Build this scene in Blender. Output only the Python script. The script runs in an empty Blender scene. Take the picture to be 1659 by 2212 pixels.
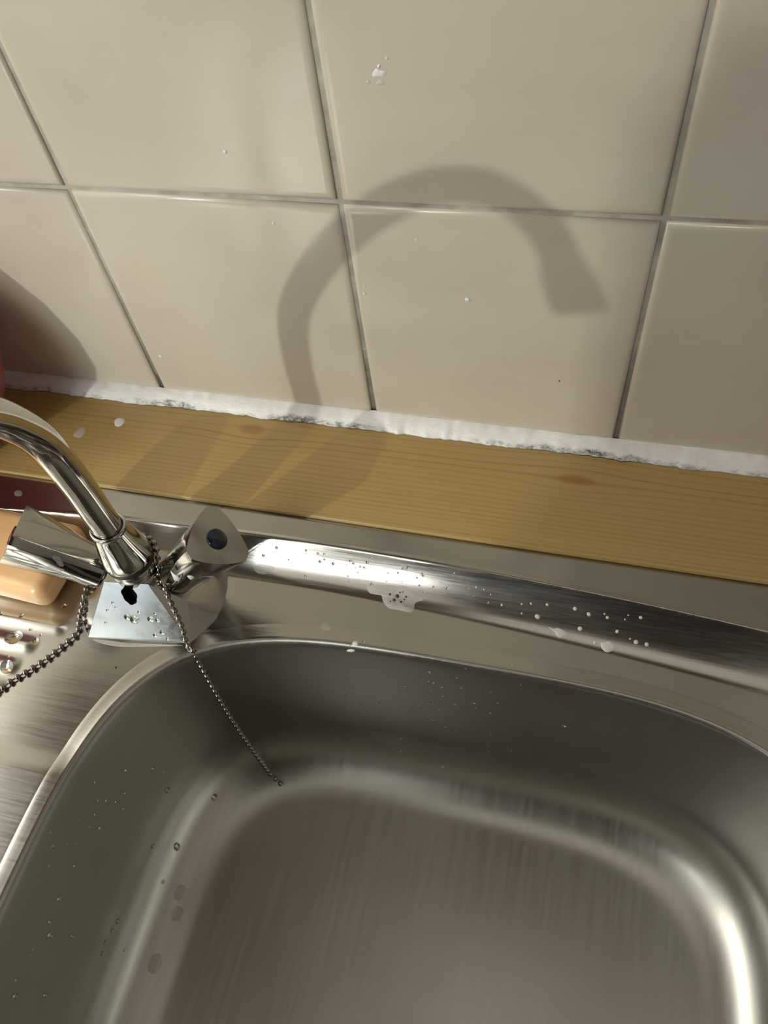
import bpy, bmesh, math, random
from mathutils import Vector, Matrix, noise
from mathutils.bvhtree import BVHTree

random.seed(7)
scene = bpy.context.scene
COL = scene.collection

# ------------------------------------------------------------------ camera
W_PX, H_PX, F_PX = 1659.0, 2212.0, 1655.73
CAM_POS = Vector((0.121018, -0.315228, 0.213114))
R_RIGHT = Vector((0.9668377, 0.2348083, -0.1004489))
R_DOWN = Vector((0.1364439, -0.8073829, -0.5740348))
R_FWD = Vector((-0.2158888, 0.5412929, -0.8126463))
cam_data = bpy.data.cameras.new('camera')
cam = bpy.data.objects.new('camera', cam_data)
COL.objects.link(cam)
cam_data.sensor_fit = 'HORIZONTAL'
cam_data.sensor_width = 36.0
cam_data.lens = F_PX * 36.0 / W_PX
cam_data.clip_start = 0.01
m = Matrix.Identity(4)
for r in range(3):
    m[r][0] = R_RIGHT[r]; m[r][1] = -R_DOWN[r]; m[r][2] = -R_FWD[r]; m[r][3] = CAM_POS[r]
cam.matrix_world = m
scene.camera = cam

# ------------------------------------------------------------------ world, lights, exposure
vs = scene.view_settings
vs.view_transform = 'Standard'
try: vs.look = 'None'
except Exception: pass
vs.gamma = 1.0
vs.use_curve_mapping = False
vs.exposure = 0.07
scene.cycles.use_denoising = True
scene.cycles.max_bounces = 10
scene.cycles.caustics_reflective = True

world = bpy.data.worlds.new('room_light')
scene.world = world
world.use_nodes = True
wn = world.node_tree.nodes; wl = world.node_tree.links
bg = wn['Background']
tc = wn.new('ShaderNodeTexCoord')
sep = wn.new('ShaderNodeSeparateXYZ')
wr = wn.new('ShaderNodeValToRGB')
mr = wn.new('ShaderNodeMapRange')
mr.inputs['From Min'].default_value = -1.0
mr.inputs['From Max'].default_value = 1.0
wl.new(tc.outputs['Generated'], sep.inputs[0])
wl.new(sep.outputs['Z'], mr.inputs['Value'])
wl.new(mr.outputs[0], wr.inputs[0])
el = wr.color_ramp.elements
el[0].position = 0.0; el[0].color = (0.03, 0.022, 0.018, 1)
el[1].position = 1.0; el[1].color = (0.36, 0.32, 0.265, 1)
for pos, c in ((0.45, (0.045, 0.043, 0.040, 1)), (0.62, (0.14, 0.127, 0.112, 1)), (0.78, (0.25, 0.215, 0.172, 1))):
    e = el.new(pos); e.color = c
# the lit end of the room lies to the front left
vd = wn.new('ShaderNodeVectorMath'); vd.operation = 'DOT_PRODUCT'
vd.inputs[1].default_value = (-0.60, -0.64, 0.48)
wl.new(tc.outputs['Generated'], vd.inputs[0])
lobe = wn.new('ShaderNodeMapRange'); lobe.interpolation_type = 'SMOOTHSTEP'
lobe.inputs['From Min'].default_value = 0.25; lobe.inputs['From Max'].default_value = 1.0
wl.new(vd.outputs['Value'], lobe.inputs['Value'])
wm = wn.new('ShaderNodeMix'); wm.data_type = 'RGBA'; wm.blend_type = 'ADD'
wl.new(lobe.outputs[0], wm.inputs[0]); wl.new(wr.outputs[0], wm.inputs[6])
wm.inputs[7].default_value = (0.42, 0.40, 0.36, 1)
wl.new(wm.outputs[2], bg.inputs['Color'])
bg.inputs['Strength'].default_value = 1.12


def area(name, loc, target, sx, sy, power, color):
    l = bpy.data.lights.new(name, 'AREA')
    l.shape = 'RECTANGLE'; l.size = sx; l.size_y = sy; l.energy = power; l.color = color
    o = bpy.data.objects.new(name, l); COL.objects.link(o)
    o.location = loc
    o.rotation_euler = (Vector(target) - Vector(loc)).to_track_quat('-Z', 'Y').to_euler()
    return o


KEY = (-0.895, -1.92, 0.522)
kl = bpy.data.lights.new('pendant_bulb', 'POINT')
kl.energy = 54.0; kl.color = (0.98, 1.0, 0.88); kl.shadow_soft_size = 0.022
ko = bpy.data.objects.new('pendant_bulb', kl); COL.objects.link(ko); ko.location = KEY

area('glazed_door', (-0.80, -1.98, 0.40), (-0.08, -0.12, -0.10), 0.62, 1.10, 3.1, (0.58, 0.78, 1.0))
area('ceiling_lamp', (-0.80, -1.98, 1.05), (-0.08, -0.12, -0.10), 0.90, 0.60, 13.0, (0.97, 0.98, 0.95))
area('side_window', (-1.15, -0.45, 0.72), (-0.05, -0.15, -0.17), 1.0, 0.70, 8.5, (1.0, 0.97, 0.86))

# ------------------------------------------------------------------ helpers


def new_obj(name, bm, mat, parent=None, smooth=True, bevel=None, subsurf=0):
    me = bpy.data.meshes.new(name)
    bmesh.ops.recalc_face_normals(bm, faces=bm.faces)
    bm.to_mesh(me); bm.free()
    for mm in (mat if isinstance(mat, (list, tuple)) else [mat]):
        me.materials.append(mm)
    if smooth:
        for p in me.polygons: p.use_smooth = True
    o = bpy.data.objects.new(name, me); COL.objects.link(o)
    if parent is not None: o.parent = parent
    if bevel:
        b = o.modifiers.new('bevel', 'BEVEL'); b.width = bevel[0]; b.segments = bevel[1]
        b.limit_method = 'ANGLE'; b.angle_limit = math.radians(bevel[2] if len(bevel) > 2 else 30)
        b.harden_normals = False
    if subsurf:
        s = o.modifiers.new('subsurf', 'SUBSURF'); s.levels = subsurf; s.render_levels = subsurf
    return o


def empty(name, loc, rotz=0.0):
    o = bpy.data.objects.new(name, None); COL.objects.link(o)
    o.location = loc; o.rotation_euler = (0, 0, rotz); o.empty_display_size = 0.01
    return o


def tag(o, label, cat, group=None, kind=None):
    o['label'] = label; o['category'] = cat
    if group: o['group'] = group
    if kind: o['kind'] = kind
    return o


def ray(u, v):
    return (R_RIGHT * ((u - 829.5) / F_PX) + R_DOWN * ((v - 1106.0) / F_PX) + R_FWD).normalized()


def on_plane(u, v, z):
    d = ray(u, v); t = (z - CAM_POS.z) / d.z
    return CAM_POS + d * t


def bm_lathe(profile, n=48, bm=None, mat=None):
    bm = bm or bmesh.new()
    M = mat or Matrix.Identity(4)
    rings = []
    for r, z in profile:
        if r < 1e-6:
            rings.append([bm.verts.new(M @ Vector((0, 0, z)))])
        else:
            rings.append([bm.verts.new(M @ Vector((r * math.cos(2 * math.pi * i / n), r * math.sin(2 * math.pi * i / n), z))) for i in range(n)])
    for a, b in zip(rings[:-1], rings[1:]):
        for i in range(n):
            j = (i + 1) % n
            if len(a) == 1 and len(b) == 1: continue
            if len(a) == 1: bm.faces.new((a[0], b[i], b[j]))
            elif len(b) == 1: bm.faces.new((a[i], a[j], b[0]))
            else: bm.faces.new((a[i], a[j], b[j], b[i]))
    return bm


def catmull(pts, per=8):
    pts = [Vector(p) for p in pts]
    P = [pts[0] * 2 - pts[1]] + pts + [pts[-1] * 2 - pts[-2]]
    out = []
    for i in range(1, len(P) - 2):
        for k in range(per):
            t = k / per
            a, b, c, d = P[i - 1], P[i], P[i + 1], P[i + 2]
            out.append(0.5 * ((2 * b) + (c - a) * t + (2 * a - 5 * b + 4 * c - d) * t * t + (3 * b - a - 3 * c + d) * t ** 3))
    out.append(pts[-1])
    return out


def resample(pts, n):
    L = [0.0]
    for a, b in zip(pts[:-1], pts[1:]): L.append(L[-1] + (b - a).length)
    out = []; j = 0
    for i in range(n):
        s = L[-1] * i / (n - 1)
        while j < len(pts) - 2 and L[j + 1] < s: j += 1
        t = (s - L[j]) / max(L[j + 1] - L[j], 1e-9)
        out.append(pts[j].lerp(pts[j + 1], min(max(t, 0), 1)))
    return out


def bm_tube(pts, radii, n=32, caps=True, bm=None):
    bm = bm or bmesh.new()
    t0 = (pts[1] - pts[0]).normalized()
    up = t0.orthogonal().normalized()
    rings = []
    for i, p in enumerate(pts):
        t = (pts[min(i + 1, len(pts) - 1)] - pts[max(i - 1, 0)]).normalized()
        up = (up - t * up.dot(t)).normalized()
        s = t.cross(up)
        r = radii if isinstance(radii, (int, float)) else radii[i]
        rings.append([bm.verts.new(p + up * (r * math.cos(2 * math.pi * k / n)) + s * (r * math.sin(2 * math.pi * k / n))) for k in range(n)])
    for a, b in zip(rings[:-1], rings[1:]):
        for k in range(n):
            j = (k + 1) % n
            bm.faces.new((a[k], a[j], b[j], b[k]))
    if caps:
        bm.faces.new(rings[0]); bm.faces.new(list(reversed(rings[-1])))
    return bm


def bm_box(x0, x1, y0, y1, z0, z1, bm=None):
    bm = bm or bmesh.new()
    vs_ = [bm.verts.new((x, y, z)) for x in (x0, x1) for y in (y0, y1) for z in (z0, z1)]
    for f in ((0, 1, 3, 2), (4, 6, 7, 5), (0, 4, 5, 1), (2, 3, 7, 6), (0, 2, 6, 4), (1, 5, 7, 3)):
        bm.faces.new([vs_[i] for i in f])
    return bm


# ------------------------------------------------------------------ materials


class NT:
    def __init__(s, name):
        s.m = bpy.data.materials.new(name); s.m.use_nodes = True
        s.t = s.m.node_tree; s.b = s.t.nodes['Principled BSDF']
        s.co = s.t.nodes.new('ShaderNodeTexCoord').outputs['Object']

    def n(s, typ, **kw):
        nd = s.t.nodes.new(typ)
        for k, v in kw.items():
            if k in nd.inputs: nd.inputs[k].default_value = v
            else: setattr(nd, k, v)
        return nd

    def l(s, a, b): s.t.links.new(a, b)

    def map(s, scale, src=None, rot=(0, 0, 0), loc=(0, 0, 0)):
        nd = s.t.nodes.new('ShaderNodeMapping')
        nd.inputs['Scale'].default_value = scale; nd.inputs['Rotation'].default_value = rot
        nd.inputs['Location'].default_value = loc
        s.l(src or s.co, nd.inputs[0]); return nd.outputs[0]

    def noise(s, scale, detail=3, rough=0.5, src=None, dist=0.0):
        nd = s.t.nodes.new('ShaderNodeTexNoise')
        nd.inputs['Scale'].default_value = scale; nd.inputs['Detail'].default_value = detail
        nd.inputs['Roughness'].default_value = rough; nd.inputs['Distortion'].default_value = dist
        s.l(src or s.co, nd.inputs['Vector']); return nd.outputs['Fac']

    def ramp(s, fac, stops):
        nd = s.t.nodes.new('ShaderNodeValToRGB'); e = nd.color_ramp.elements
        e[0].position, e[0].color = stops[0][0], (*stops[0][1], 1)
        e[1].position, e[1].color = stops[-1][0], (*stops[-1][1], 1)
        for p, c in stops[1:-1]:
            x = e.new(p); x.color = (*c, 1)
        s.l(fac, nd.inputs[0]); return nd.outputs[0]

    def rng(s, fac, a, b, c, d, smooth=False):
        nd = s.t.nodes.new('ShaderNodeMapRange')
        if smooth: nd.interpolation_type = 'SMOOTHSTEP'
        for k, v in zip(('From Min', 'From Max', 'To Min', 'To Max'), (a, b, c, d)): nd.inputs[k].default_value = v
        s.l(fac, nd.inputs['Value']); return nd.outputs[0]

    def math(s, op, a, b=None):
        nd = s.t.nodes.new('ShaderNodeMath'); nd.operation = op
        for i, v in enumerate((a, b)):
            if v is None: continue
            if isinstance(v, (int, float)): nd.inputs[i].default_value = v
            else: s.l(v, nd.inputs[i])
        return nd.outputs[0]

    def mix(s, fac, a, b, blend='MIX'):
        nd = s.t.nodes.new('ShaderNodeMix'); nd.data_type = 'RGBA'; nd.blend_type = blend
        for i, v in zip((0, 6, 7), (fac, a, b)):
            if isinstance(v, (int, float)): nd.inputs[i].default_value = v
            elif isinstance(v, tuple): nd.inputs[i].default_value = (*v, 1)
            else: s.l(v, nd.inputs[i])
        return nd.outputs[2]

    def bump(s, h, strength=0.3, dist=0.001, normal=None):
        nd = s.t.nodes.new('ShaderNodeBump')
        nd.inputs['Strength'].default_value = strength; nd.inputs['Distance'].default_value = dist
        s.l(h, nd.inputs['Height'])
        if normal is not None: s.l(normal, nd.inputs['Normal'])
        s.l(nd.outputs[0], s.b.inputs['Normal']); return nd.outputs[0]

    def set(s, **kw):
        for k, v in kw.items():
            k = k.replace('_', ' ')
            if isinstance(v, tuple) and len(v) == 3 and 'Color' in k: v = (*v, 1)
            s.b.inputs[k].default_value = v
        return s


def simple(name, color, rough=0.4, metal=0.0, **kw):
    t = NT(name); t.set(Base_Color=color, Roughness=rough, Metallic=metal, **kw); return t.m


def mat_tile():
    t = NT('glazed_tile')
    f = t.noise(9.0, 4, 0.55, t.map((1, 1, 1.6)))
    f2 = t.noise(3.5, 2, 0.5)
    c = t.ramp(f, [(0.30, (0.53, 0.46, 0.375)), (0.55, (0.585, 0.525, 0.425)), (0.75, (0.59, 0.56, 0.455))])
    c = t.mix(t.rng(f2, 0.35, 0.7, 0.0, 0.5), c, (0.60, 0.53, 0.45))
    t.l(c, t.b.inputs['Base Color'])
    t.l(t.rng(t.noise(25, 3), 0.3, 0.7, 0.17, 0.25), t.b.inputs['Roughness'])
    t.set(Specular_IOR_Level=0.5)
    t.bump(t.noise(11, 1, 0.4), 0.05, 0.004)
    return t.m


def mat_grout():
    t = NT('grout')
    sx = t.n('ShaderNodeSeparateXYZ'); t.l(t.co, sx.inputs[0])
    n1 = t.noise(60, 4, 0.6)
    base = t.ramp(n1, [(0.3, (0.30, 0.27, 0.22)), (0.6, (0.48, 0.45, 0.39)), (0.8, (0.55, 0.52, 0.46))])
    # dirt that has settled in the lowest stretch of the joints
    low = t.rng(sx.outputs['Z'], -0.150, -0.045, 1.0, 0.0)
    d = t.math('MULTIPLY', low, t.rng(t.noise(35, 4, 0.7), 0.35, 0.6, 0.35, 1.0))
    c = t.mix(d, base, (0.09, 0.065, 0.045))
    t.l(c, t.b.inputs['Base Color']); t.set(Roughness=0.8)
    t.bump(n1, 0.6, 0.001)
    return t.m


def mat_caulk():
    t = NT('silicone')
    uv = t.n('ShaderNodeUVMap'); su = t.n('ShaderNodeSeparateXYZ'); t.l(uv.outputs[0], su.inputs[0])
    v = su.outputs['Y']                       # 0 at the tile, 1 at the wood
    n1 = t.noise(75, 6, 0.75, t.map((0.8, 1.6, 1.6)))
    n2 = t.noise(13, 3, 0.6)
    n3 = t.noise(320, 5, 0.8, t.map((0.6, 1, 1)))
    edge = t.rng(v, 0.40, 0.95, 0.0, 0.30, True)
    s = t.math('ADD', t.math('ADD', t.math('MULTIPLY', n1, 0.55), edge), t.math('MULTIPLY', n2, 0.75))
    mould = t.rng(s, 0.84, 1.02, 0.0, 1.0, True)
    mould = t.math('MULTIPLY', mould, t.rng(n3, 0.38, 0.60, 0.10, 1.0))
    lip = t.math('MULTIPLY', t.rng(v, 0.955, 0.985, 0.0, 1.0), t.rng(n2, 0.40, 0.56, 0.1, 0.95))
    mould = t.math('MAXIMUM', mould, lip)
    white = t.ramp(n1, [(0.3, (0.74, 0.71, 0.67)), (0.6, (0.83, 0.83, 0.82))])
    c = t.mix(mould, white, (0.045, 0.036, 0.026))
    t.l(c, t.b.inputs['Base Color']); t.set(Roughness=0.28)
    t.bump(n1, 0.5, 0.0015)
    return t.m


def mat_wood():
    t = NT('varnished_pine')
    sx = t.n('ShaderNodeSeparateXYZ'); t.l(t.co, sx.inputs[0])
    X, Y, Z = sx.outputs
    # knots bend the grain round them
    disp = None; knotmask = None
    for (kx, ky, rx, ry, amp) in KNOTS:
        dx = t.math('DIVIDE', t.math('SUBTRACT', X, kx), rx)
        dy = t.math('DIVIDE', t.math('SUBTRACT', Y, ky), ry)
        r2 = t.math('ADD', t.math('MULTIPLY', dx, dx), t.math('MULTIPLY', dy, dy))
        g = t.math('POWER', 2.718, t.math('MULTIPLY', r2, -0.5))
        dd = t.math('MULTIPLY', t.math('MULTIPLY', g, dy), amp)
        disp = dd if disp is None else t.math('ADD', disp, dd)
        core = t.rng(r2, 0.02, 0.30, 1.0, 0.0, True)
        knotmask = core if knotmask is None else t.math('MAXIMUM', knotmask, core)
    wob = t.math('MULTIPLY', t.math('SUBTRACT', t.noise(1.0, 3, 0.5, t.map((3.5, 18, 18))), 0.5), 0.0065)
    yy = t.math('ADD', t.math('ADD', Y, wob), disp)
    yy = t.math('ADD', yy, t.math('MULTIPLY', t.math('SUBTRACT', Z, -0.155), 0.9))
    # growth rings: wide at the wall, tight at the front edge
    warp = t.math('ADD', t.math('MULTIPLY', yy, 130.0), t.math('MULTIPLY', t.math('MULTIPLY', yy, yy), -1500.0))
    cv = t.n('ShaderNodeCombineXYZ'); t.l(warp, cv.inputs[0])
    ringn = t.n('ShaderNodeTexNoise', noise_dimensions='1D')
    t.l(warp, ringn.inputs['W']); ringn.inputs['Scale'].default_value = 0.9; ringn.inputs['Detail'].default_value = 2
    frac = t.math('FRACT', warp)
    line = t.math('MULTIPLY', t.rng(frac, 0.62, 0.97, 0.0, 1.0, True), t.rng(ringn.outputs['Fac'], 0.35, 0.7, 0.1, 1.0))
    fine = t.noise(1.0, 3, 0.6, t.map((12, 900, 900)))
    base = t.mix(t.noise(1.0, 2, 0.5, t.map((3, 30, 30))), (0.42, 0.285, 0.098), (0.47, 0.335, 0.135))
    c = t.mix(t.math('MULTIPLY', line, 0.65), base, (0.26, 0.135, 0.03))
    c = t.mix(t.rng(fine, 0.35, 0.7, 0.0, 0.22), c, (0.34, 0.19, 0.05))
    c = t.mix(t.math('MULTIPLY', knotmask, 0.6), c, (0.30, 0.125, 0.03))
    t.l(c, t.b.inputs['Base Color'])
    t.set(Roughness=0.32, Specular_IOR_Level=0.45, Coat_Weight=0.25, Coat_Roughness=0.25)
    t.bump(line, 0.08, 0.0004)
    return t.m


def mat_steel(name, base=(0.56, 0.53, 0.49), r0=0.24, r1=0.36, brush=(600, 12, 12), bstr=0.05, spots=True):
    t = NT(name)
    b = t.noise(1.0, 3, 0.6, t.map(brush))
    blot = t.noise(7.0, 4, 0.55)
    c = t.mix(t.rng(blot, 0.3, 0.7, 0.0, 1.0), tuple(x * 0.90 for x in base), tuple(min(x * 1.06, 1) for x in base))
    t.l(c, t.b.inputs['Base Color']); t.set(Metallic=1.0)
    rr = t.math('ADD', t.rng(blot, 0.3, 0.7, r0, r1), t.rng(b, 0.3, 0.7, -0.03, 0.03))
    t.l(rr, t.b.inputs['Roughness'])
    t.bump(b, bstr, 0.0006)
    return t.m


def mat_chrome(name, base=(0.52, 0.505, 0.47), r=0.07, wear=0.08):
    t = NT(name)
    n1 = t.noise(90, 5, 0.7)
    t.l(t.rng(n1, 0.45, 0.75, r, r + wear), t.b.inputs['Roughness'])
    t.l(t.mix(t.rng(t.noise(60, 5, 0.7), 0.55, 0.75, 0, 0.5), base, tuple(x * 0.6 for x in base)), t.b.inputs['Base Color'])
    t.set(Metallic=1.0)
    return t.m


def mat_water():
    t = NT('water'); t.set(Base_Color=(1, 1, 1), Roughness=0.02, IOR=1.33, Transmission_Weight=1.0); return t.m


def mat_foam(name, alpha, col=(0.80, 0.78, 0.73)):
    t = NT(name)
    t.set(Base_Color=col, Roughness=0.35, Subsurface_Weight=0.0)
    n1 = t.noise(700, 3, 0.6)
    t.l(t.rng(n1, 0.3, 0.7, alpha - 0.04, alpha + 0.04), t.b.inputs['Alpha'])
    return t.m


KNOTS = [(-0.078, -0.020, 0.020, 0.010, -0.006), (0.130, -0.0285, 0.024, 0.009, -0.006)]
M_TILE = mat_tile(); M_GROUT = mat_grout(); M_CAULK = mat_caulk(); M_WOOD = mat_wood()
M_DECK = mat_steel('steel_deck', base=(0.475, 0.465, 0.435), r0=0.15, r1=0.24, brush=(30, 900, 900), bstr=0.03)
M_BOWL = mat_steel('steel_bowl', base=(0.485, 0.49, 0.46), r0=0.305, r1=0.32, brush=(350, 14, 30), bstr=0.006)
M_CHROME = mat_chrome('chrome')
M_SATIN = mat_chrome('worn_chrome', base=(0.52, 0.505, 0.465), r=0.15, wear=0.14)
M_KNOB = mat_chrome('handle_chrome', base=(0.40, 0.39, 0.36), r=0.09)
M_BEAD = mat_chrome('bead_steel', base=(0.34, 0.32, 0.29), r=0.14, wear=0.10)
M_BLACK = simple('black_rubber', (0.012, 0.011, 0.010), 0.5)
M_HOLE = simple('dark_cavity', (0.006, 0.005, 0.004), 0.9)
M_BLUE = simple('blue_enamel', (0.006, 0.016, 0.045), 0.12)
M_RED = simple('red_enamel', (0.10, 0.008, 0.008), 0.12)
M_GOLD = simple('gilt_marks', (0.10, 0.095, 0.075), 0.4)
M_WATER = mat_water()
M_FOAM = mat_foam('soap_foam', 0.42)
M_FILM = mat_foam('soap_film', 0.2)
M_SUDS = mat_foam('white_suds', 0.85, (0.86, 0.85, 0.82))
M_BUBBLE = simple('bubble_pit', (0.06, 0.055, 0.045), 0.15)
M_MOULD = simple('black_speck', (0.02, 0.016, 0.012), 0.7)


def mat_soap():
    t = NT('soap')
    n1 = t.noise(30, 3, 0.5)
    t.l(t.ramp(n1, [(0.3, (0.80, 0.46, 0.20)), (0.7, (0.86, 0.60, 0.33))]), t.b.inputs['Base Color'])
    t.set(Roughness=0.22, Subsurface_Weight=0.5, Subsurface_Scale=0.012, Subsurface_Radius=(1.0, 0.5, 0.2))
    t.bump(t.noise(45, 3, 0.5), 0.25, 0.002)
    return t.m


M_SOAP = mat_soap()


def mat_redplastic():
    t = NT('red_plastic'); t.set(Base_Color=(0.40, 0.115, 0.14), Roughness=0.3, Transmission_Weight=0.2, IOR=1.45); return t.m


M_REDP = mat_redplastic()
M_CARCASS = simple('cupboard_board', (0.36, 0.275, 0.19), 0.5)
M_DOOR = simple('cupboard_door', (0.34, 0.25, 0.17), 0.4)
M_DARKGREY = simple('dark_enamel', (0.022, 0.019, 0.017), 0.6)
M_REDC = simple('red_cap', (0.35, 0.03, 0.05), 0.35)

# ------------------------------------------------------------------ the wall
Z_WOOD, Z_LEDGE, Z_DECK = -0.155, -0.1585, -0.175
PITCH, GAP = 0.150, 0.0026


def build_wall():
    bm = bmesh.new()
    bm_box(-0.95, 1.05, 0.0022, 0.05, -0.20, 0.76, bm)
    for f in bm.faces: f.material_index = 1
    prof = [(0.0, 0.0022), (0.0, -0.0), ]
    for i in range(-6, 6):
        for k in range(-1, 5):
            x0 = i * PITCH + GAP / 2; x1 = (i + 1) * PITCH - GAP / 2
            z0 = k * PITCH + GAP / 2; z1 = (k + 1) * PITCH - GAP / 2
            # rounded (cushion) edge built as inset rings: (inset, depth)
            rings = []
            for ins, dep in ((0.0, 0.004), (0.0, 0.0020), (0.0004, 0.0011), (0.0012, 0.0004), (0.0026, 0.0001), (0.0042, 0.0)):
                rings.append([bm.verts.new((x, dep, z)) for x, z in ((x0 + ins, z0 + ins), (x1 - ins, z0 + ins), (x1 - ins, z1 - ins), (x0 + ins, z1 - ins))])
            for a, b in zip(rings[:-1], rings[1:]):
                for q in range(4):
                    w = (q + 1) % 4
                    bm.faces.new((a[q], a[w], b[w], b[q])).material_index = 0
            bm.faces.new(rings[-1]).material_index = 0
    o = new_obj('wall_back', bm, [M_TILE, M_GROUT], smooth=True)
    # keep tile faces flat, only the edges roll over
    for p in o.data.polygons:
        if p.material_index == 1 or abs(p.normal.y) > 0.9999: p.use_smooth = False
    o['kind'] = 'structure'
    return o


wall = build_wall()

# ------------------------------------------------------------------ wooden ledge
bm = bm_box(-0.80, 0.90, -0.0800, -0.0010, Z_LEDGE, Z_WOOD)
wood = new_obj('wooden_ledge', bm, M_WOOD, smooth=True, bevel=(0.0013, 3))
tag(wood, 'varnished yellow pine board lying along the foot of the tiled wall', 'board')

# ------------------------------------------------------------------ silicone bead between the tiles and the wood


def build_caulk():
    bm = bmesh.new(); uvl = bm.loops.layers.uv.new('UVMap')
    n = 900; x0, x1 = -0.70, 0.80; prev = None
    prof = [0, 0.12, 0.25, 0.4, 0.55, 0.7, 0.82, 0.9, 0.96, 1.0]
    for i in range(n + 1):
        x = x0 + (x1 - x0) * i / n
        a = noise.noise(Vector((x * 40, 1.3, 0))); b = noise.noise(Vector((x * 170, 5.1, 0)))
        c = noise.noise(Vector((x * 33, 9.7, 0))); d = noise.noise(Vector((x * 260, 2.2, 0)))
        top = Z_WOOD + 0.0075 + 0.0009 * a + 0.0006 * b
        out = 0.0098 + 0.0016 * c + 0.0009 * d + 0.0012 * max(0, noise.noise(Vector((x * 90, 4.4, 1))))
        row = []
        for t in prof:
            # soft convex fillet from the tile face down to the wood
            y = -out * t ** 1.15
            z = Z_WOOD + (top - Z_WOOD) * (1 - t) ** 0.8 + 0.0011 * math.sin(math.pi * t)
            z += 0.0004 * noise.noise(Vector((x * 120, t * 3, 7)))
            if t == 1.0: z = Z_WOOD + 0.0002
            if t == 0: y = 0.0008
            row.append((bm.verts.new((x, y, z)), i / n, t))
        row.append((bm.verts.new((x, -0.0004, Z_WOOD + 0.0002)), i / n, 1.0))
        if prev:
            for q in range(len(row) - 1):
                f = bm.faces.new((prev[q][0], row[q][0], row[q + 1][0], prev[q + 1][0]))
                for lp, src in zip(f.loops, (prev[q], row[q], row[q + 1], prev[q + 1])): lp[uvl].uv = (src[1], src[2])
        prev = row
    return new_obj('sealant_bead', bm, M_CAULK)


caulk = build_caulk()
tag(caulk, 'uneven white silicone bead with black mould between tiles and pine board', 'sealant')

# ------------------------------------------------------------------ the sink: deck with raised back ledge, drainer and bowl
CX, CY, AX, BY, NEXP = 0.090, -0.316, 0.2005, 0.170, 3.6


def rim_r(phi, d=0.0):
    a, b = AX - d, BY - d
    return ((abs(math.cos(phi)) / a) ** NEXP + (abs(math.sin(phi)) / b) ** NEXP) ** (-1.0 / NEXP)


def rim_pt(phi, d=0.0):
    r = rim_r(phi, d)
    return CX + r * math.cos(phi), CY + r * math.sin(phi)


def inside(x, y, d=0.0):
    return (abs(x - CX) / (AX - d)) ** NEXP + (abs(y - CY) / (BY - d)) ** NEXP < 1.0


def sstep(a, b, x):
    t = min(max((x - a) / (b - a), 0.0), 1.0); return t * t * (3 - 2 * t)


def deck_z(x, y):
    ye = -0.0970 - 0.20 * x * x
    w = 0.021 + 0.025 * max(x, 0.0)
    s = ye - y
    if s <= 0:
        z = Z_LEDGE + 0.0005 * math.exp(-((s + 0.0012) / 0.0012) ** 2)
    else:
        u = min(s / w, 1.0)
        z = Z_LEDGE - (Z_LEDGE - Z_DECK) * (1 - (1 - u) ** 1.5)
    # pressed drainer grooves left of the tap
    if x < -0.135 and y < -0.128:
        def rib(yc, xe, h, half):
            dy = (y - yc) / half
            if abs(dy) > 1: return 0.0
            ex = sstep(xe, xe - 0.007, x)
            return h * (0.5 + 0.5 * math.cos(math.pi * dy)) * ex
        z += rib(-0.1560, -0.156, 0.0006, 0.0060)
        z += rib(-0.1700, -0.147, 0.0009, 0.0062)
        z += rib(-0.1840, -0.160, 0.0009, 0.0062)
        z += rib(-0.1980, -0.164, 0.0009, 0.0062)
        z += rib(-0.2120, -0.166, 0.0009, 0.0062)
    # shallow pressed roll that runs from the drainer to the bowl
    if x < -0.09:
        k = sstep(-0.095, -0.118, x)
        z += k * 0.0016 * sstep(-0.236, -0.252, y)
    return z


def build_deck(parent):
    xs = []; x = -0.60
    while x < 0.62:
        xs.append(x); x += 0.0016 if -0.23 < x < -0.13 else (0.004 if -0.3 < x < 0.32 else 0.02)
    ys = []; y = -0.02
    while y > -0.56:
        ys.append(y); y -= 0.0008 if -0.132 < y < -0.088 else (0.0016 if -0.26 < y < -0.132 else 0.006)
    bm = bmesh.new()
    V = {}
    for i, xx in enumerate(xs):
        for j, yy in enumerate(ys):
            V[i, j] = bm.verts.new((xx, yy, deck_z(xx, yy)))
    for i in range(len(xs) - 1):
        for j in range(len(ys) - 1):
            q = [(i, j), (i, j + 1), (i + 1, j + 1), (i + 1, j)]
            if any(inside(xs[a], ys[b], -0.0015) for a, b in q): continue
            bm.faces.new([V[k] for k in q])
    for v in [v for v in bm.verts if not v.link_faces]: bm.verts.remove(v)
    return new_obj('deck', bm, M_DECK, parent)


def bowl_profile():
    # (inset from the rim line, height above the deck)
    P = [(-0.0085, 0.0002), (-0.006, 0.0004), (-0.003, 0.0005), (-0.0012, 0.0007), (0.0, 0.0008), (0.0010, 0.0006), (0.0019, -0.0001), (0.0026, -0.0016), (0.0031, -0.0045), (0.0038, -0.010)]
    wall_end = (0.0125, -0.100); r = 0.041
    for k in range(1, 9):
        t = k / 8; P.append((0.0038 + (wall_end[0] - 0.0038) * t, -0.010 + (wall_end[1] + 0.010) * t))
    for k in range(1, 17):
        a = math.pi / 2 * k / 16
        P.append((wall_end[0] + r * (1 - math.cos(a)), wall_end[1] - r * math.sin(a)))
    d0, z0 = P[-1]
    for k in range(1, 13):
        t = k / 12; P.append((d0 + (0.166 - d0) * t, z0 - 0.004 * t))
    return P


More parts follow.
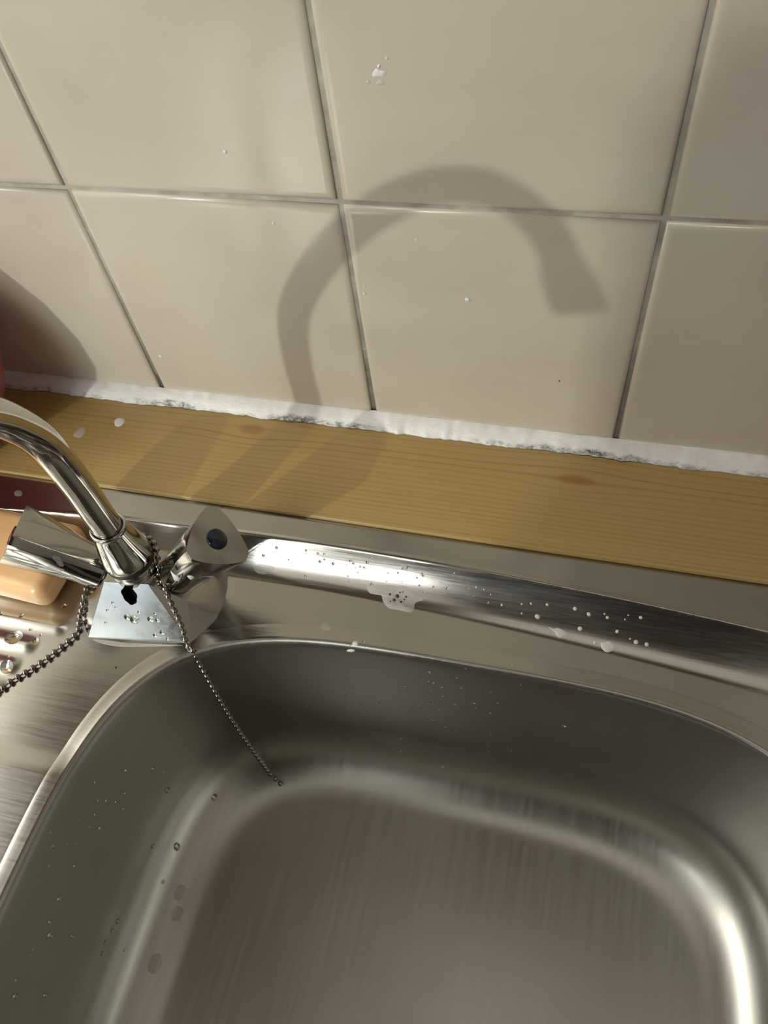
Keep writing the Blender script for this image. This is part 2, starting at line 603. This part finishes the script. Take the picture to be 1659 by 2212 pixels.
def build_bowl(parent):
    bm = bmesh.new(); n = 288; prev = None
    for d, dz in bowl_profile():
        ring = []
        for k in range(n):
            phi = 2 * math.pi * k / n
            x, y = rim_pt(phi, d)
            zb = deck_z(x, y) if d < 0 else Z_DECK + (deck_z(*rim_pt(phi, 0.0)) - Z_DECK) * max(0.0, 1 - d / 0.02)
            ring.append(bm.verts.new((x, y, zb + dz)))
        if prev:
            for k in range(n):
                bm.faces.new((prev[k], prev[(k + 1) % n], ring[(k + 1) % n], ring[k]))
        prev = ring
    bm.faces.new(prev)
    o = new_obj('bowl', bm, [M_BOWL, M_DECK], parent)
    for p in o.data.polygons:                      # the flat flange round the mouth is finished like the deck
        if not inside(p.center.x, p.center.y, 0.0002): p.material_index = 1
    return o


sink = empty('sink', (0.0, -0.1, Z_DECK))
tag(sink, 'stainless steel sink with pressed drainer and rounded rectangular bowl', 'sink')


def parent_keep(o, p):
    o.parent = p; o.matrix_parent_inverse = p.matrix_world.inverted()


bpy.context.view_layer.update()
deck = build_deck(None); parent_keep(deck, sink)
bowl = build_bowl(None); parent_keep(bowl, sink)

# ------------------------------------------------------------------ unseen wall cupboards, added for the steel to reflect


def unseen_cupboard(x0, x1, depth, z0, z1, label, ndoor):
    e = empty('unseen_cupboard', ((x0 + x1) / 2, 0, z0))
    def add(nm, box, m_, par, bev=0.002):
        b_ = bm_box(*box)
        for v in b_.verts: v.co -= Vector(((x0 + x1) / 2, 0, z0))
        return new_obj(nm, b_, m_, par, bevel=(bev, 2))
    add('carcass', (x0, x1, -depth + 0.02, -0.002, z0, z1), M_CARCASS, e)
    w = (x1 - x0) / ndoor
    for k in range(ndoor):
        d_ = add('door', (x0 + k * w + 0.0015, x0 + (k + 1) * w - 0.0015, -depth, -depth + 0.019, z0 - 0.004, z1), M_DOOR, e)
        hx = x0 + (k + 1) * w - 0.04 if k % 2 == 0 else x0 + k * w + 0.04
        add('handle', (hx - 0.006, hx + 0.006, -depth - 0.02, -depth, z0 + 0.04, z0 + 0.14), M_CHROME, d_)
    tag(e, label, 'cupboard')
    return e


unseen_cupboard(0.002, 0.40, 0.225, 0.50, 0.75, 'shallow brown wall cupboard above the bowl, added unseen for its reflection', 1)
unseen_cupboard(-0.62, -0.040, 0.52, 0.50, 0.75, 'deep brown wall cupboard above the drainer, added unseen for its reflection', 2)

# ------------------------------------------------------------------ fridge and its low neighbour, added out of view to block light
FR0 = Vector((0.17, -1.10, -1.07))
light_blocker = empty('light_blocker', FR0)


def fr(nm, box, par, m_, org=FR0):
    b_ = bm_box(*box)
    for v in b_.verts: v.co -= org
    return new_obj(nm, b_, m_, par, bevel=(0.006, 3))


fr('cabinet', (-0.12, 0.46, -1.40, -0.85, -1.07, 1.12), light_blocker, M_DARKGREY)
fd = fr('door', (-0.12, 0.46, -0.845, -0.80, -1.05, 1.12), light_blocker, M_DARKGREY)
fr('door_handle', (0.40, 0.43, -0.795, -0.76, -0.55, 0.05), fd, M_CHROME)
CB0 = Vector((-0.21, -1.10, -1.07))
cab = empty('low_light_blocker', CB0)  # added out of view to widen the shade on the right
fr('carcass', (-0.30, -0.125, -1.40, -0.82, -1.07, 0.27), cab, M_DARKGREY, CB0)
cbd = fr('door', (-0.298, -0.127, -0.818, -0.80, -1.00, 0.25), cab, M_DARKGREY, CB0)
fr('handle', (-0.16, -0.145, -0.798, -0.78, -0.05, 0.10), cbd, M_CHROME, CB0)
tag(cab, 'narrow dark box added out of view for shade, beside the dark grey fridge', 'cupboard')
tag(light_blocker, 'dark grey fridge added out of view to shade the right side', 'light_blocker')

# ------------------------------------------------------------------ mixer tap
TAP = Vector((-0.105, -0.138, Z_DECK))
YAW = math.radians(7.0)
tap = empty('mixer_tap', TAP, YAW)
tag(tap, 'worn chrome mixer tap with swan neck spout behind the bowl', 'tap')


def tap_body():
    pts = []
    for sx in (-1, 1):
        for sy in (-1, 1):
            pts += [(sx * 0.0315, sy * 0.0310, 0.0), (sx * 0.0132 - 0.0018, sy * 0.0113, 0.0315), (sx * 0.0300, sy * 0.0125, 0.0165), (sx * 0.0425, sy * 0.0150, 0.0), (sx * 0.0445, sy * 0.006, 0.0)]
    bm = bmesh.new()
    vsb = [bm.verts.new(p) for p in pts]
    bmesh.ops.convex_hull(bm, input=vsb)
    for v in [v for v in bm.verts if not v.link_faces]: bm.verts.remove(v)
    bmesh.ops.dissolve_limit(bm, angle_limit=math.radians(1.0), verts=bm.verts, edges=bm.edges)
    # punch the oval hole through the sloping front face
    bm.faces.ensure_lookup_table(); bm.normal_update()
    front = max(bm.faces, key=lambda f: -f.normal.y * 2 + f.normal.z + (5 if len(f.verts) >= 4 and f.normal.z > 0.2 and f.normal.y < -0.5 and abs(f.normal.x) < 0.1 else 0))
    nrm = front.normal.copy(); c = Vector((-0.0005, 0, 0)) + front.calc_center_median()
    ux = Vector((1, 0, 0)); uy = nrm.cross(ux).normalized()
    c = c + uy * 0.0108 + ux * 0.0004
    edges = list(front.edges)
    bm.faces.remove(front)
    loop = []
    for k in range(28):
        a = 2 * math.pi * k / 28
        rr = 1 + 0.06 * math.sin(3 * a) + 0.05 * math.sin(7 * a + 1)
        loop.append(bm.verts.new(c + ux * (0.0044 * rr * math.cos(a) + 0.0007 * math.sin(a) * -1) + uy * (0.0056 * rr * math.sin(a))))
    ledges = [bm.edges.new((loop[k], loop[(k + 1) % 28])) for k in range(28)]
    bmesh.ops.triangle_fill(bm, use_beauty=True, use_dissolve=False, edges=edges + ledges)
    inner = [bm.verts.new(v.co - nrm * 0.006) for v in loop]
    for k in range(28):
        f = bm.faces.new((loop[k], loop[(k + 1) % 28], inner[(k + 1) % 28], inner[k])); f.material_index = 1
    f = bm.faces.new(inner); f.material_index = 1
    return bm, c, nrm, ux, uy


bmb, HC, HN, HX, HY = tap_body()
body = new_obj('tap_body', bmb, [M_SATIN, M_HOLE], tap, smooth=True, bevel=(0.0016, 3, 20))
wn_ = body.modifiers.new('wn', 'WEIGHTED_NORMAL'); wn_.keep_sharp = False

# collar: flared cone that carries the spout
col_prof = [(0.0, 0.0425), (0.0136, 0.0425), (0.0140, 0.0438), (0.0139, 0.046), (0.0130, 0.0515), (0.0112, 0.0600), (0.0099, 0.0670), (0.0095, 0.0690), (0.0094, 0.0700), (0.0098, 0.0706), (0.0098, 0.0716), (0.0092, 0.0722), (0.0084, 0.0720), (0.0081, 0.066), (0.0, 0.066)]
collar = new_obj('collar', bm_lathe(col_prof, 56), M_CHROME, tap)
gas = new_obj('gasket', bm_lathe([(0.0, 0.0385), (0.0130, 0.0387), (0.0139, 0.0396), (0.0140, 0.0412), (0.0134, 0.0424), (0.0, 0.0426)], 48), M_BLACK, tap)
neck = new_obj('neck', bm_lathe([(0.0, 0.0290), (0.0132, 0.0292), (0.0129, 0.0330), (0.0128, 0.0386), (0.0, 0.0388)], 48), M_SATIN, tap)
gas['label'] = 'black rubber ring under the collar'

# swan neck spout swung out towards the front of the sink
AZ = -1.042 - YAW
rz = [(0.0, 0.058), (0.0, 0.085), (0.0, 0.11), (0.0048, 0.1444), (0.0209, 0.1758), (0.0435, 0.2051), (0.0692, 0.2298), (0.0958, 0.2458), (0.1208, 0.2488), (0.1416, 0.2356), (0.1562, 0.205)]
sp_pts = resample(catmull([(r * math.cos(AZ), r * math.sin(AZ), z) for r, z in rz], 10), 110)
spout = new_obj('spout', bm_tube(sp_pts, 0.0079, 40), M_CHROME, tap)
e0, e1 = sp_pts[-4], sp_pts[-1]
dirn = (e1 - e0).normalized()
noz = bm_lathe([(0.0, -0.024), (0.0080, -0.024), (0.0092, -0.020), (0.0104, -0.012), (0.0106, 0.001), (0.0101, 0.003), (0.0082, 0.003), (0.0078, 0.0005), (0.0, 0.0005)], 40,
               mat=Matrix.Translation(e1) @ dirn.to_track_quat('Z', 'Y').to_matrix().to_4x4())
noz_o = new_obj('aerator', noz, M_CHROME, spout)


def handle(sign, spin, disc_mat, disc_name, hname, elev, disc_label):
    # axis leaves the side of the body and climbs outwards
    ax = Vector((sign * math.cos(elev), 0, math.sin(elev)))
    base = Vector((sign * 0.0225, 0.001, 0.024))
    zaxis = ax; xaxis = Vector((0, -1, 0)) * sign; xaxis = (xaxis - zaxis * xaxis.dot(zaxis)).normalized(); yaxis = zaxis.cross(xaxis)
    M = Matrix((xaxis, yaxis, zaxis)).transposed().to_4x4(); M.translation = base
    n = 96

    def tri_r(a, R, cut):
        # rounded triangle with chopped corners
        best = 1e9
        for k in range(3):
            th = spin + k * 2 * math.pi / 3
            # bulged side opposite the corner: circle of radius rho about the corner side
            rho = R * 2.60; off = R * 1.95
            cx, cy = math.cos(th) * off, math.sin(th) * off
            # distance along direction a to the circle
            dx, dy = math.cos(a), math.sin(a)
            bq = dx * cx + dy * cy; cq = cx * cx + cy * cy - rho * rho
            best = min(best, bq + math.sqrt(bq * bq - cq))
            ca = math.cos(a - th)
            if ca > 0.05: best = min(best, cut / ca)
        return best

    bm = bmesh.new(); rings = []
    L = 0.0520
    secs = [(0.000, 0.0), (0.001, 0.0), (0.010, 0.06), (0.018, 0.25), (0.026, 0.5), (0.036, 0.75), (0.046, 0.93), (L - 0.0008, 1.0), (L, 0.985)]
    for z, t in secs:
        ring = []
        for k in range(n):
            a = 2 * math.pi * k / n
            rc = 0.0118 if z > 0 else 0.0108
            rt = tri_r(a, 0.0216, 0.0190)
            r = rc * (1 - t) + rt * t
            ring.append(bm.verts.new(M @ Vector((r * math.cos(a), r * math.sin(a), z))))
        rings.append(ring)
    for a, b in zip(rings[:-1], rings[1:]):
        for k in range(n): bm.faces.new((a[k], a[(k + 1) % n], b[(k + 1) % n], b[k]))
    bm.faces.new(rings[0]); bm.faces.new(rings[-1])
    h = new_obj(hname, bm, M_KNOB, tap)
    es = h.modifiers.new('es', 'EDGE_SPLIT'); es.split_angle = math.radians(24)
    dm = bm_lathe([(0.0, L - 0.001), (0.0058, L - 0.001), (0.0058, L + 0.0004), (0.0053, L + 0.0009), (0.0, L + 0.0013)], 40, mat=M)
    dsc = new_obj(disc_name, dm, disc_mat, h)
    dsc['label'] = disc_label
    stem = new_obj('valve_stem', bm_lathe([(0.0, -0.014), (0.0095, -0.014), (0.0095, 0.003), (0.0, 0.003)], 32, mat=M), M_SATIN, h)
    return h, dsc, M, L


hr, disc_r, MR, HL = handle(1, math.radians(83), M_BLUE, 'temperature_disc', 'cold_handle', math.radians(48), 'dark blue disc on the cold handle')
hl, disc_l, ML, HL = handle(-1, math.radians(237), M_RED, 'temperature_disc', 'hot_handle', math.radians(39), 'dark red disc on the hot handle')
hr['label'] = 'right handle with blue disc'; hl['label'] = 'left handle with red disc'
# worn gilt lettering on the blue disc: four short strokes across it
bm = bmesh.new()
for k, (px, py) in enumerate(((-0.0016, 0.0), (-0.0005, 0.0), (0.0006, 0.0), (0.0017, 0.0))):
    for (ox, oy, lx, ly) in ((0, 0, 0.00016, 0.0009), (0.0003, 0.0003 * (-1) ** k, 0.0003, 0.00014)):
        Mx = MR
        z = HL + 0.00135
        vsq = [bm.verts.new(Mx @ Vector(((py + oy) + sy * ly, (px + ox) + sx * lx, z - 0.00006 * (abs(px) / 0.0017)))) for sx, sy in ((-1, -1), (1, -1), (1, 1), (-1, 1))]
        bm.faces.new(vsq)
lett = new_obj('lettering', bm, M_GOLD, disc_r, smooth=False)
bpy.context.view_layer.update()

# ------------------------------------------------------------------ ray casting on finished surfaces


def bvh_of(objs):
    dg = bpy.context.evaluated_depsgraph_get(); verts = []; faces = []
    for o in objs:
        ev = o.evaluated_get(dg); me = ev.to_mesh(); off = len(verts)
        verts += [ev.matrix_world @ v.co for v in me.vertices]
        faces += [[off + i for i in p.vertices] for p in me.polygons]
        ev.to_mesh_clear()
    return BVHTree.FromPolygons(verts, faces)


BV_SINK = bvh_of([deck, bowl])
BV_TAP = bvh_of([body, neck, collar, hr, hl, spout])
BV_ALL = bvh_of([deck, bowl, body, collar, hr, hl, wood, wall])
BV_BASE = bvh_of([deck, bowl, wood, wall])


def cast(u, v, bv):
    p, nrm, i, d = bv.ray_cast(CAM_POS, ray(u, v))
    if p is None: return None, None
    if nrm.dot(ray(u, v)) > 0: nrm = -nrm
    return p, nrm


# ------------------------------------------------------------------ bead chain looped round the neck
BEAD_R = 0.00170


def chain_points():
    left_px = [(207, 1246), (197, 1262), (190, 1280), (184, 1307), (178, 1336), (171, 1364), (161, 1378), (131, 1403), (98, 1429), (62, 1453), (26, 1474), (9, 1488), (-30, 1512), (-75, 1536), (-130, 1556)]
    right_px = [(335, 1228), (342, 1246), (351, 1265), (360, 1281), (376, 1317), (392, 1352), (405, 1386)]
    bv = bvh_of([deck, body, gas, neck])
    pts = []
    L_ = []
    for u, v in left_px:
        p, nr = cast(u, v, bv)
        if p is None: p = on_plane(u, v, Z_DECK); nr = Vector((0, 0, 1))
        L_.append(p + nr * BEAD_R * 1.05)
    R_ = []
    for u, v in right_px:
        p, nr = cast(u, v, bv); R_.append(p + nr * BEAD_R * 1.05)
    # over the rim, then down to the floor of the bowl
    p, nr = cast(417, 1404, BV_SINK)
    R_.append(p + Vector((0.0006, -0.0008, BEAD_R)))
    pend, nr = cast(606, 1692, BV_SINK)
    pend = pend + nr * BEAD_R
    start = R_[-1]
    p2, nr2 = cast(583, 1668, BV_SINK)
    p2 = p2 + nr2 * BEAD_R * 1.0
    for t in (0.12, 0.3, 0.5, 0.7, 0.88):
        q = start.lerp(p2, t); q.y -= 0.0045 * math.sin(math.pi * t) * 0.6; R_.append(q)
    R_ += [p2, pend]
    # loop behind the collar
    mw = tap.matrix_world
    loop = []
    for deg, zz in ((182, 0.0375), (162, 0.0390), (135, 0.040), (95, 0.041), (55, 0.041), (20, 0.0395)):
        a = math.radians(deg); rr = 0.0155
        loop.append(mw @ Vector((rr * math.cos(a), rr * math.sin(a), zz)))
    return [p for p in reversed(L_)] + loop + R_


path = catmull(chain_points(), 14)
path = [p for k, p in enumerate(path) if not (p.x < -0.2 and (p - CAM_POS).dot(R_RIGHT) / (p - CAM_POS).dot(R_FWD) * F_PX + 829.5 < -235)]
plen = sum((b - a).length for a, b in zip(path[:-1], path[1:]))
PITCH_B = 0.00460
nb = int(plen / PITCH_B) + 1
beads = resample(path, nb)
chain = empty('bead_chain', beads[-1])
tag(chain, 'dull steel ball chain looped round the tap neck and trailing into the bowl', 'chain')
bpy.context.view_layer.update()
wire = new_obj('chain_wire', bm_tube(resample(path, nb * 2), 0.00050, 8), M_BEAD, None); parent_keep(wire, chain)
bmx = bmesh.new(); bmesh.ops.create_uvsphere(bmx, u_segments=20, v_segments=12, radius=BEAD_R)
bead_first = None
vis = list(range(nb))


def in_frame(p):
    q = p - CAM_POS; z = q.dot(R_FWD)
    u = 829.5 + F_PX * q.dot(R_RIGHT) / z; v = 1106 + F_PX * q.dot(R_DOWN) / z
    return u, v


for i, p in enumerate(beads):
    u, v = in_frame(p)
    if u < -230: continue
    if bead_first is None:
        b = bead_first = new_obj('bead', bmx, M_BEAD, None)
    else:
        b = bead_first.copy(); COL.objects.link(b)
    b.parent = chain; b.matrix_parent_inverse = Matrix.Identity(4)
    b.location = p - chain.location

# ------------------------------------------------------------------ soap bar on the drainer


def build_soap():
    bm = bm_box(-0.5, 0.5, -0.5, 0.5, 0, 1)
    bmesh.ops.scale(bm, vec=(0.092, 0.052, 0.021), verts=bm.verts)
    return bm


soap = new_obj('soap_bar', build_soap(), M_SOAP, bevel=(0.0075, 6))
soap.location = (-0.205, -0.1335, Z_DECK + 0.0012); soap.rotation_euler = (0, 0, math.radians(-3))
tag(soap, 'peach coloured bar of soap lying on the drainer behind the hot handle', 'soap')

# ------------------------------------------------------------------ red bottle at the left end of the pine board


def bottle(name, loc, prof, m, cap_prof, cap_m, label):
    e = empty(name, loc)
    b = new_obj('bottle_body', bm_lathe(prof, 48), m, e)
    c = new_obj('cap', bm_lathe(cap_prof, 32), cap_m, e)
    tag(e, label, 'bottle')
    return e


con = bottle('plastic_container', (-0.2945, -0.066, Z_WOOD + 0.0003),
       [(0, 0), (0.036, 0), (0.040, 0.003), (0.050, 0.014), (0.064, 0.032), (0.0715, 0.052), (0.0705, 0.074), (0.062, 0.098), (0.045, 0.122), (0.028, 0.138), (0.024, 0.146), (0, 0.146)],
       M_REDP, [(0, 0.1463), (0.027, 0.1463), (0.028, 0.150), (0.026, 0.162), (0.010, 0.168), (0, 0.168)], M_REDC,
       'round red plastic container at the left end of the pine board')
con['category'] = 'container'

# ------------------------------------------------------------------ soap foam, splashes and water drops


def inner_rings(outline, normals, h, bm, levels=5):
    c = sum(outline, Vector()) / len(outline); nc = sum(normals, Vector()).normalized()
    rings = []
    for k in range(levels):
        s = 1 - k / levels
        hh = h * math.sqrt(max(0.0, 1 - s * s))
        rings.append([bm.verts.new(c.lerp(p, s) + nc * (hh + 0.00008)) for p in outline])
    top = bm.verts.new(c + nc * (h + 0.00008))
    n = len(outline)
    for a, b in zip(rings[:-1], rings[1:]):
        for i in range(n): bm.faces.new((a[i], a[(i + 1) % n], b[(i + 1) % n], b[i]))
    for i in range(n): bm.faces.new((rings[-1][i], rings[-1][(i + 1) % n], top))


def smooth_poly(px, per=4):
    P = [Vector((u, v, 0)) for u, v in px]; out = []; n = len(P)
    for i in range(n):
        a, b, c, d = P[i - 1], P[i], P[(i + 1) % n], P[(i + 2) % n]
        for k in range(per):
            t = k / per
            out.append(0.5 * ((2 * b) + (c - a) * t + (2 * a - 5 * b + 4 * c - d) * t * t + (3 * b - a - 3 * c + d) * t ** 3))
    return out


def blob(name, px, h, m, bv, label, cat, group=None):
    pts = []; nrs = []
    for q in smooth_poly(px):
        p, nr = cast(q.x, q.y, bv)
        if p is None: continue
        pts.append(p); nrs.append(nr)
    bm = bmesh.new(); inner_rings(pts, nrs, h, bm)
    o = new_obj(name, bm, m)
    c = sum((v.co for v in o.data.vertices), Vector()) / len(o.data.vertices)
    for v in o.data.vertices: v.co -= c
    o.location = c
    tag(o, label, cat, group)
    return o


def oval(u, v, ru, rv, n=9, rough=0.12, rot=0.0):
    out = []
    for k in range(n):
        a = 2 * math.pi * k / n; s = 1 + random.uniform(-rough, rough)
        x, y = ru * s * math.cos(a), rv * s * math.sin(a)
        out.append((u + x * math.cos(rot) - y * math.sin(rot), v + x * math.sin(rot) + y * math.cos(rot)))
    return out


foam = blob('foam_patch', [(792, 1266), (812, 1263), (850, 1266), (880, 1268), (900, 1285), (915, 1295), (897, 1303), (894, 1318), (884, 1323), (862, 1318), (840, 1314), (828, 1300), (822, 1284), (800, 1282)],
            0.0008, M_FOAM, BV_SINK, 'large pale foam patch with open bubbles behind the bowl', 'foam')
bpy.context.view_layer.update()
bv_foam = bvh_of([foam])
for (u, v, r) in ((842, 1284, 3.2), (858, 1288, 5.0), (851, 1296, 4.2), (866, 1300, 3.0), (877, 1289, 2.6), (873, 1295, 2.2), (864, 1280, 2.0), (870, 1279, 1.6), (843, 1299, 2.0)):
    p, nr = cast(u, v, bv_foam)
    if p is None: continue
    rr = r / 4150.0
    Mx = Matrix.Translation(p - foam.location) @ nr.to_track_quat('Z', 'Y').to_matrix().to_4x4()
    bub = new_obj('bubble', bm_lathe([(0, rr * 0.35), (rr * 0.5, rr * 0.28), (rr * 0.86, rr * 0.1), (rr, -rr * 0.1)], 16, mat=Mx), M_BUBBLE, foam)

blob('foam_patch', [(1184, 1354), (1196, 1358), (1206, 1357), (1224, 1366), (1216, 1376), (1206, 1377), (1198, 1366)], 0.0006, M_SUDS, BV_SINK, 'pointed white foam splash left of the crescent one on the steel', 'foam')
blob('foam_patch', [(1297, 1389), (1306, 1387), (1318, 1386), (1330, 1396), (1322, 1406), (1310, 1409), (1301, 1402)], 0.0006, M_SUDS, BV_SINK, 'crescent shaped white foam splash at the right behind the bowl', 'foam')
blob('foam_patch', oval(706, 1354, 13, 9), 0.0004, M_FILM, BV_SINK, 'thin round grey foam film between tap and large foam patch', 'foam')
blob('foam_patch', oval(768, 1390, 7, 6), 0.0010, M_SUDS, BV_SINK, 'small white foam dot on the deck just above the bowl rim', 'foam')
blob('foam_patch', oval(758, 1405, 9, 3), 0.0006, M_SUDS, BV_SINK, 'flat white foam fleck on the bowl rim below the foam dot', 'foam')
blob('foam_patch', [(200, 1381), (230, 1385), (270, 1388), (330, 1391), (395, 1394), (360, 1396), (310, 1397), (260, 1397), (222, 1391)], 0.0005, M_FOAM, BV_SINK, 'narrow white soap line along the front foot of the tap', 'foam')
blob('foam_patch', oval(570, 1228, 22, 12), 0.0004, M_FILM, BV_SINK, 'grey soap film on the bright steel right of the blue handle', 'foam')
blob('foam_patch', oval(258, 912, 12, 9, rot=-0.5), 0.0006, M_SUDS, BV_BASE, 'white suds spot on the pine board, the brighter right one', 'foam')
blob('foam_patch', oval(172, 935, 14, 9, rot=-0.6), 0.0004, M_FOAM, BV_BASE, 'pale suds spot on the pine board, the fainter left one', 'foam')
blob('foam_patch', oval(40, 1066, 9, 7), 0.0004, M_FILM, BV_BASE, 'faint soap spot on the steel ledge at the far left', 'foam')
blob('suds_smear', [(368, 1232), (376, 1240), (386, 1246), (387, 1254), (378, 1254), (374, 1246)], 0.0007, M_SUDS, BV_TAP, 'drop shaped white suds on the underside of the blue handle', 'foam')
blob('suds_smear', [(404, 1244), (412, 1243), (420, 1247), (412, 1252)], 0.0005, M_SUDS, BV_TAP, 'small oval white suds fleck, middle one under the blue handle', 'foam')
blob('suds_smear', [(430, 1248), (444, 1245), (462, 1245), (452, 1251), (438, 1252)], 0.0005, M_SUDS, BV_TAP, 'long white suds fleck under the right edge of the blue handle', 'foam')
blob('suds_smear', [(88, 1230), (104, 1222), (124, 1226), (140, 1232), (122, 1236), (102, 1234)], 0.0005, M_FOAM, BV_TAP, 'white suds smear along the middle of the red disc handle', 'foam')
blob('suds_smear', [(150, 1240), (165, 1248), (180, 1256), (190, 1262), (182, 1266), (170, 1258), (156, 1250)], 0.0006, M_FOAM, BV_TAP, 'greyish suds smear at the inner end of the red disc handle', 'foam')
blob('suds_smear', [(112, 1203), (122, 1200), (132, 1206), (138, 1222), (128, 1222), (120, 1212)], 0.0005, M_FILM, BV_TAP, 'thin soap smear on the upper side of the red disc handle', 'foam')
# white splash on the upper tile
for px, m_, lab in (([(805, 158), (812, 148), (822, 152), (832, 154), (830, 165), (818, 166), (806, 166)], M_SUDS, 'largest white splash mark on the upper middle tile'),
                    ([(815, 140), (822, 139), (820, 147), (816, 146)], M_SUDS, 'short white fleck just above the largest tile splash'),
                    ([(832, 123), (838, 124), (838, 128), (833, 127)], M_SUDS, 'topmost white fleck above the tile splash'),
                    (oval(822, 178, 8, 6), M_FOAM, 'pale round spot just below the largest tile splash'),
                    (oval(795, 177, 5, 5), M_FOAM, 'pale dot left of and below the tile splash')):
    blob('splash_mark', px, 0.0004, m_, BV_BASE, lab, 'splash')

SUDS_DOTS = [(1055, 1302, 2), (1084, 1307, 3), (1127, 1305, 2.5), (1147, 1304, 3), (1182, 1306, 3.5), (1242, 1315, 4.5), (1272, 1327, 5), (1306, 1326, 2.2), (1312, 1334, 3.5), (1357, 1329, 2), (1350, 1338, 2), (1384, 1334, 4), (1127, 1325, 2.5), (1161, 1332, 6), (1253, 1358, 5), (1333, 1364, 4), (1361, 1380, 2.2), (1374, 1387, 5), (1397, 1392, 4.5), (1285, 1388, 4)]


def drop_mesh(name, m, squash):
    bm = bmesh.new()
    prof = [(0, squash)]
    for k in range(1, 8):
        a = math.pi / 2 * k / 7; prof.append((math.sin(a), squash * math.cos(a)))
    prof.append((0, 0))
    bm_lathe(prof, 20, bm)
    return new_obj(name, bm, m)


def scatter(name, dots, m, squash, bv, label, cat, group, aspect=1.0):
    first = None
    for (u, v, r) in dots:
        p, nr = cast(u, v, bv)
        if p is None: continue
        dist = (p - CAM_POS).dot(R_FWD); rr = r * dist / F_PX
        if first is None: o = first = drop_mesh(name, m, squash)
        else:
            o = first.copy(); COL.objects.link(o)
        o.location = p + nr * 0.00003
        o.rotation_euler = (nr.to_track_quat('Z', 'Y') @ Matrix.Rotation(random.uniform(0, 6.28), 4, 'Z').to_quaternion()).to_euler()
        o.scale = (rr, rr * random.uniform(0.75, 1.0) * aspect, rr)
        tag(o, label, cat, group)


scatter('suds_dot', SUDS_DOTS, M_SUDS, 0.55, BV_SINK, 'tiny white suds dot on the steel at the right behind the bowl', 'suds', 'suds dots right of the large foam patch')

LEFT_BIG = [(272, 1665, 6), (330, 1660, 5), (205, 1690, 4), (362, 1707, 7), (463, 1722, 8), (382, 1829, 9), (330, 1828, 6), (110, 1798, 5), (165, 1823, 4), (115, 1828, 6), (106, 1872, 5), (160, 1872, 5), (127, 1943, 7), (107, 1992, 6), (108, 2021, 9), (156, 2022, 7), (254, 1990, 6), (226, 2036, 5), (220, 2060, 5), (241, 2010, 4), (66, 2064, 4), (35, 2118, 6), (33, 2152, 8), (98, 2150, 7), (72, 2052, 4), (212, 1730, 4), (230, 1730, 4), (250, 1733, 4), (205, 1760, 4), (215, 1790, 6), (195, 1787, 4), (270, 1715, 4), (267, 1748, 4), (355, 1667, 4), (172, 1772, 3), (143, 1735, 3), (146, 1822, 3), (300, 1795, 3)]
scatter('water_drop', LEFT_BIG, M_WATER, 0.45, BV_SINK, 'clear water drop clinging to the left wall of the bowl', 'water drop', 'water drops on the left wall of the bowl')
fl = [(390, 1928, 16), (378, 1973, 19), (338, 2082, 20), (352, 1905, 5), (268, 2052, 4)]
scatter('water_drop', fl, M_FILM, 0.05, BV_SINK, 'faint flat wet spot at the foot of the left bowl wall', 'water drop', 'flat drops at the foot of the left bowl wall')
back = []
while len(back) < 62:
    u = random.gauss(900, 120); v = 1500 + (u - 900) * 0.17 + random.gauss(0, 60)
    if 560 < u < 1400 and v < 1660 + (u - 900) * 0.12: back.append((u, v, random.choice((1.8, 2.2, 2.5, 3, 3.5, 4.5))))
scatter('water_drop', back, M_WATER, 0.5, BV_SINK, 'small water drop clinging to the back wall of the bowl', 'water drop', 'water drops on the back wall of the bowl')
cove = []
while len(cove) < 46:
    u = random.uniform(560, 1060); v = 1178 + (u - 560) * 0.155 + random.uniform(-6, 52)
    cove.append((u, v, random.choice((1.5, 2, 2.5, 3, 3.5))))
scatter('water_drop', cove, M_WATER, 0.45, BV_SINK, 'small water drop in the bright groove behind the bowl', 'water drop', 'water drops in the groove behind the bowl')
tapd = [(275, 1333, 8), (290, 1338, 11), (325, 1337, 8), (340, 1340, 6), (335, 1372, 5), (350, 1366, 6), (362, 1380, 4), (300, 1322, 4), (335, 1325, 4), (232, 1318, 4), (244, 1302, 4), (250, 1312, 3), (228, 1345, 3)]
scatter('water_drop', tapd, M_WATER, 0.4, BV_TAP, 'water drop on the sloping front face of the tap', 'water drop', 'water drops on the tap front')
dr = [(77, 1385, 9), (88, 1372, 4), (30, 1376, 20), (14, 1440, 16), (18, 1418, 4), (138, 1309, 6), (2, 1325, 5), (46, 1330, 6), (66, 1360, 4)]
scatter('water_drop', dr, M_WATER, 0.16, BV_SINK, 'water drop lying among the grooves of the drainer', 'water drop', 'water drops on the drainer')
tl = [(486, 328, 5), (1010, 647, 6), (590, 482, 3), (787, 634, 3.5), (347, 770, 4), (787, 618, 2.5), (899, 518, 2.5)]  # white colour paints in the light glinting off tiny water drops
scatter('painted_glint', tl, M_SUDS, 0.5, BV_BASE, 'tiny water drop on a wall tile, its glint painted white', 'fleck', 'drops with painted glints on the wall tiles')
spk = [(594, 901, 3), (560, 890, 3), (575, 893, 2.2), (480, 1094, 2.5), (250, 1442, 2.5), (1208, 823, 2)]
scatter('mould_speck', spk, M_MOULD, 0.4, BV_BASE, 'tiny black speck on wall, board or steel', 'speck', 'black specks')
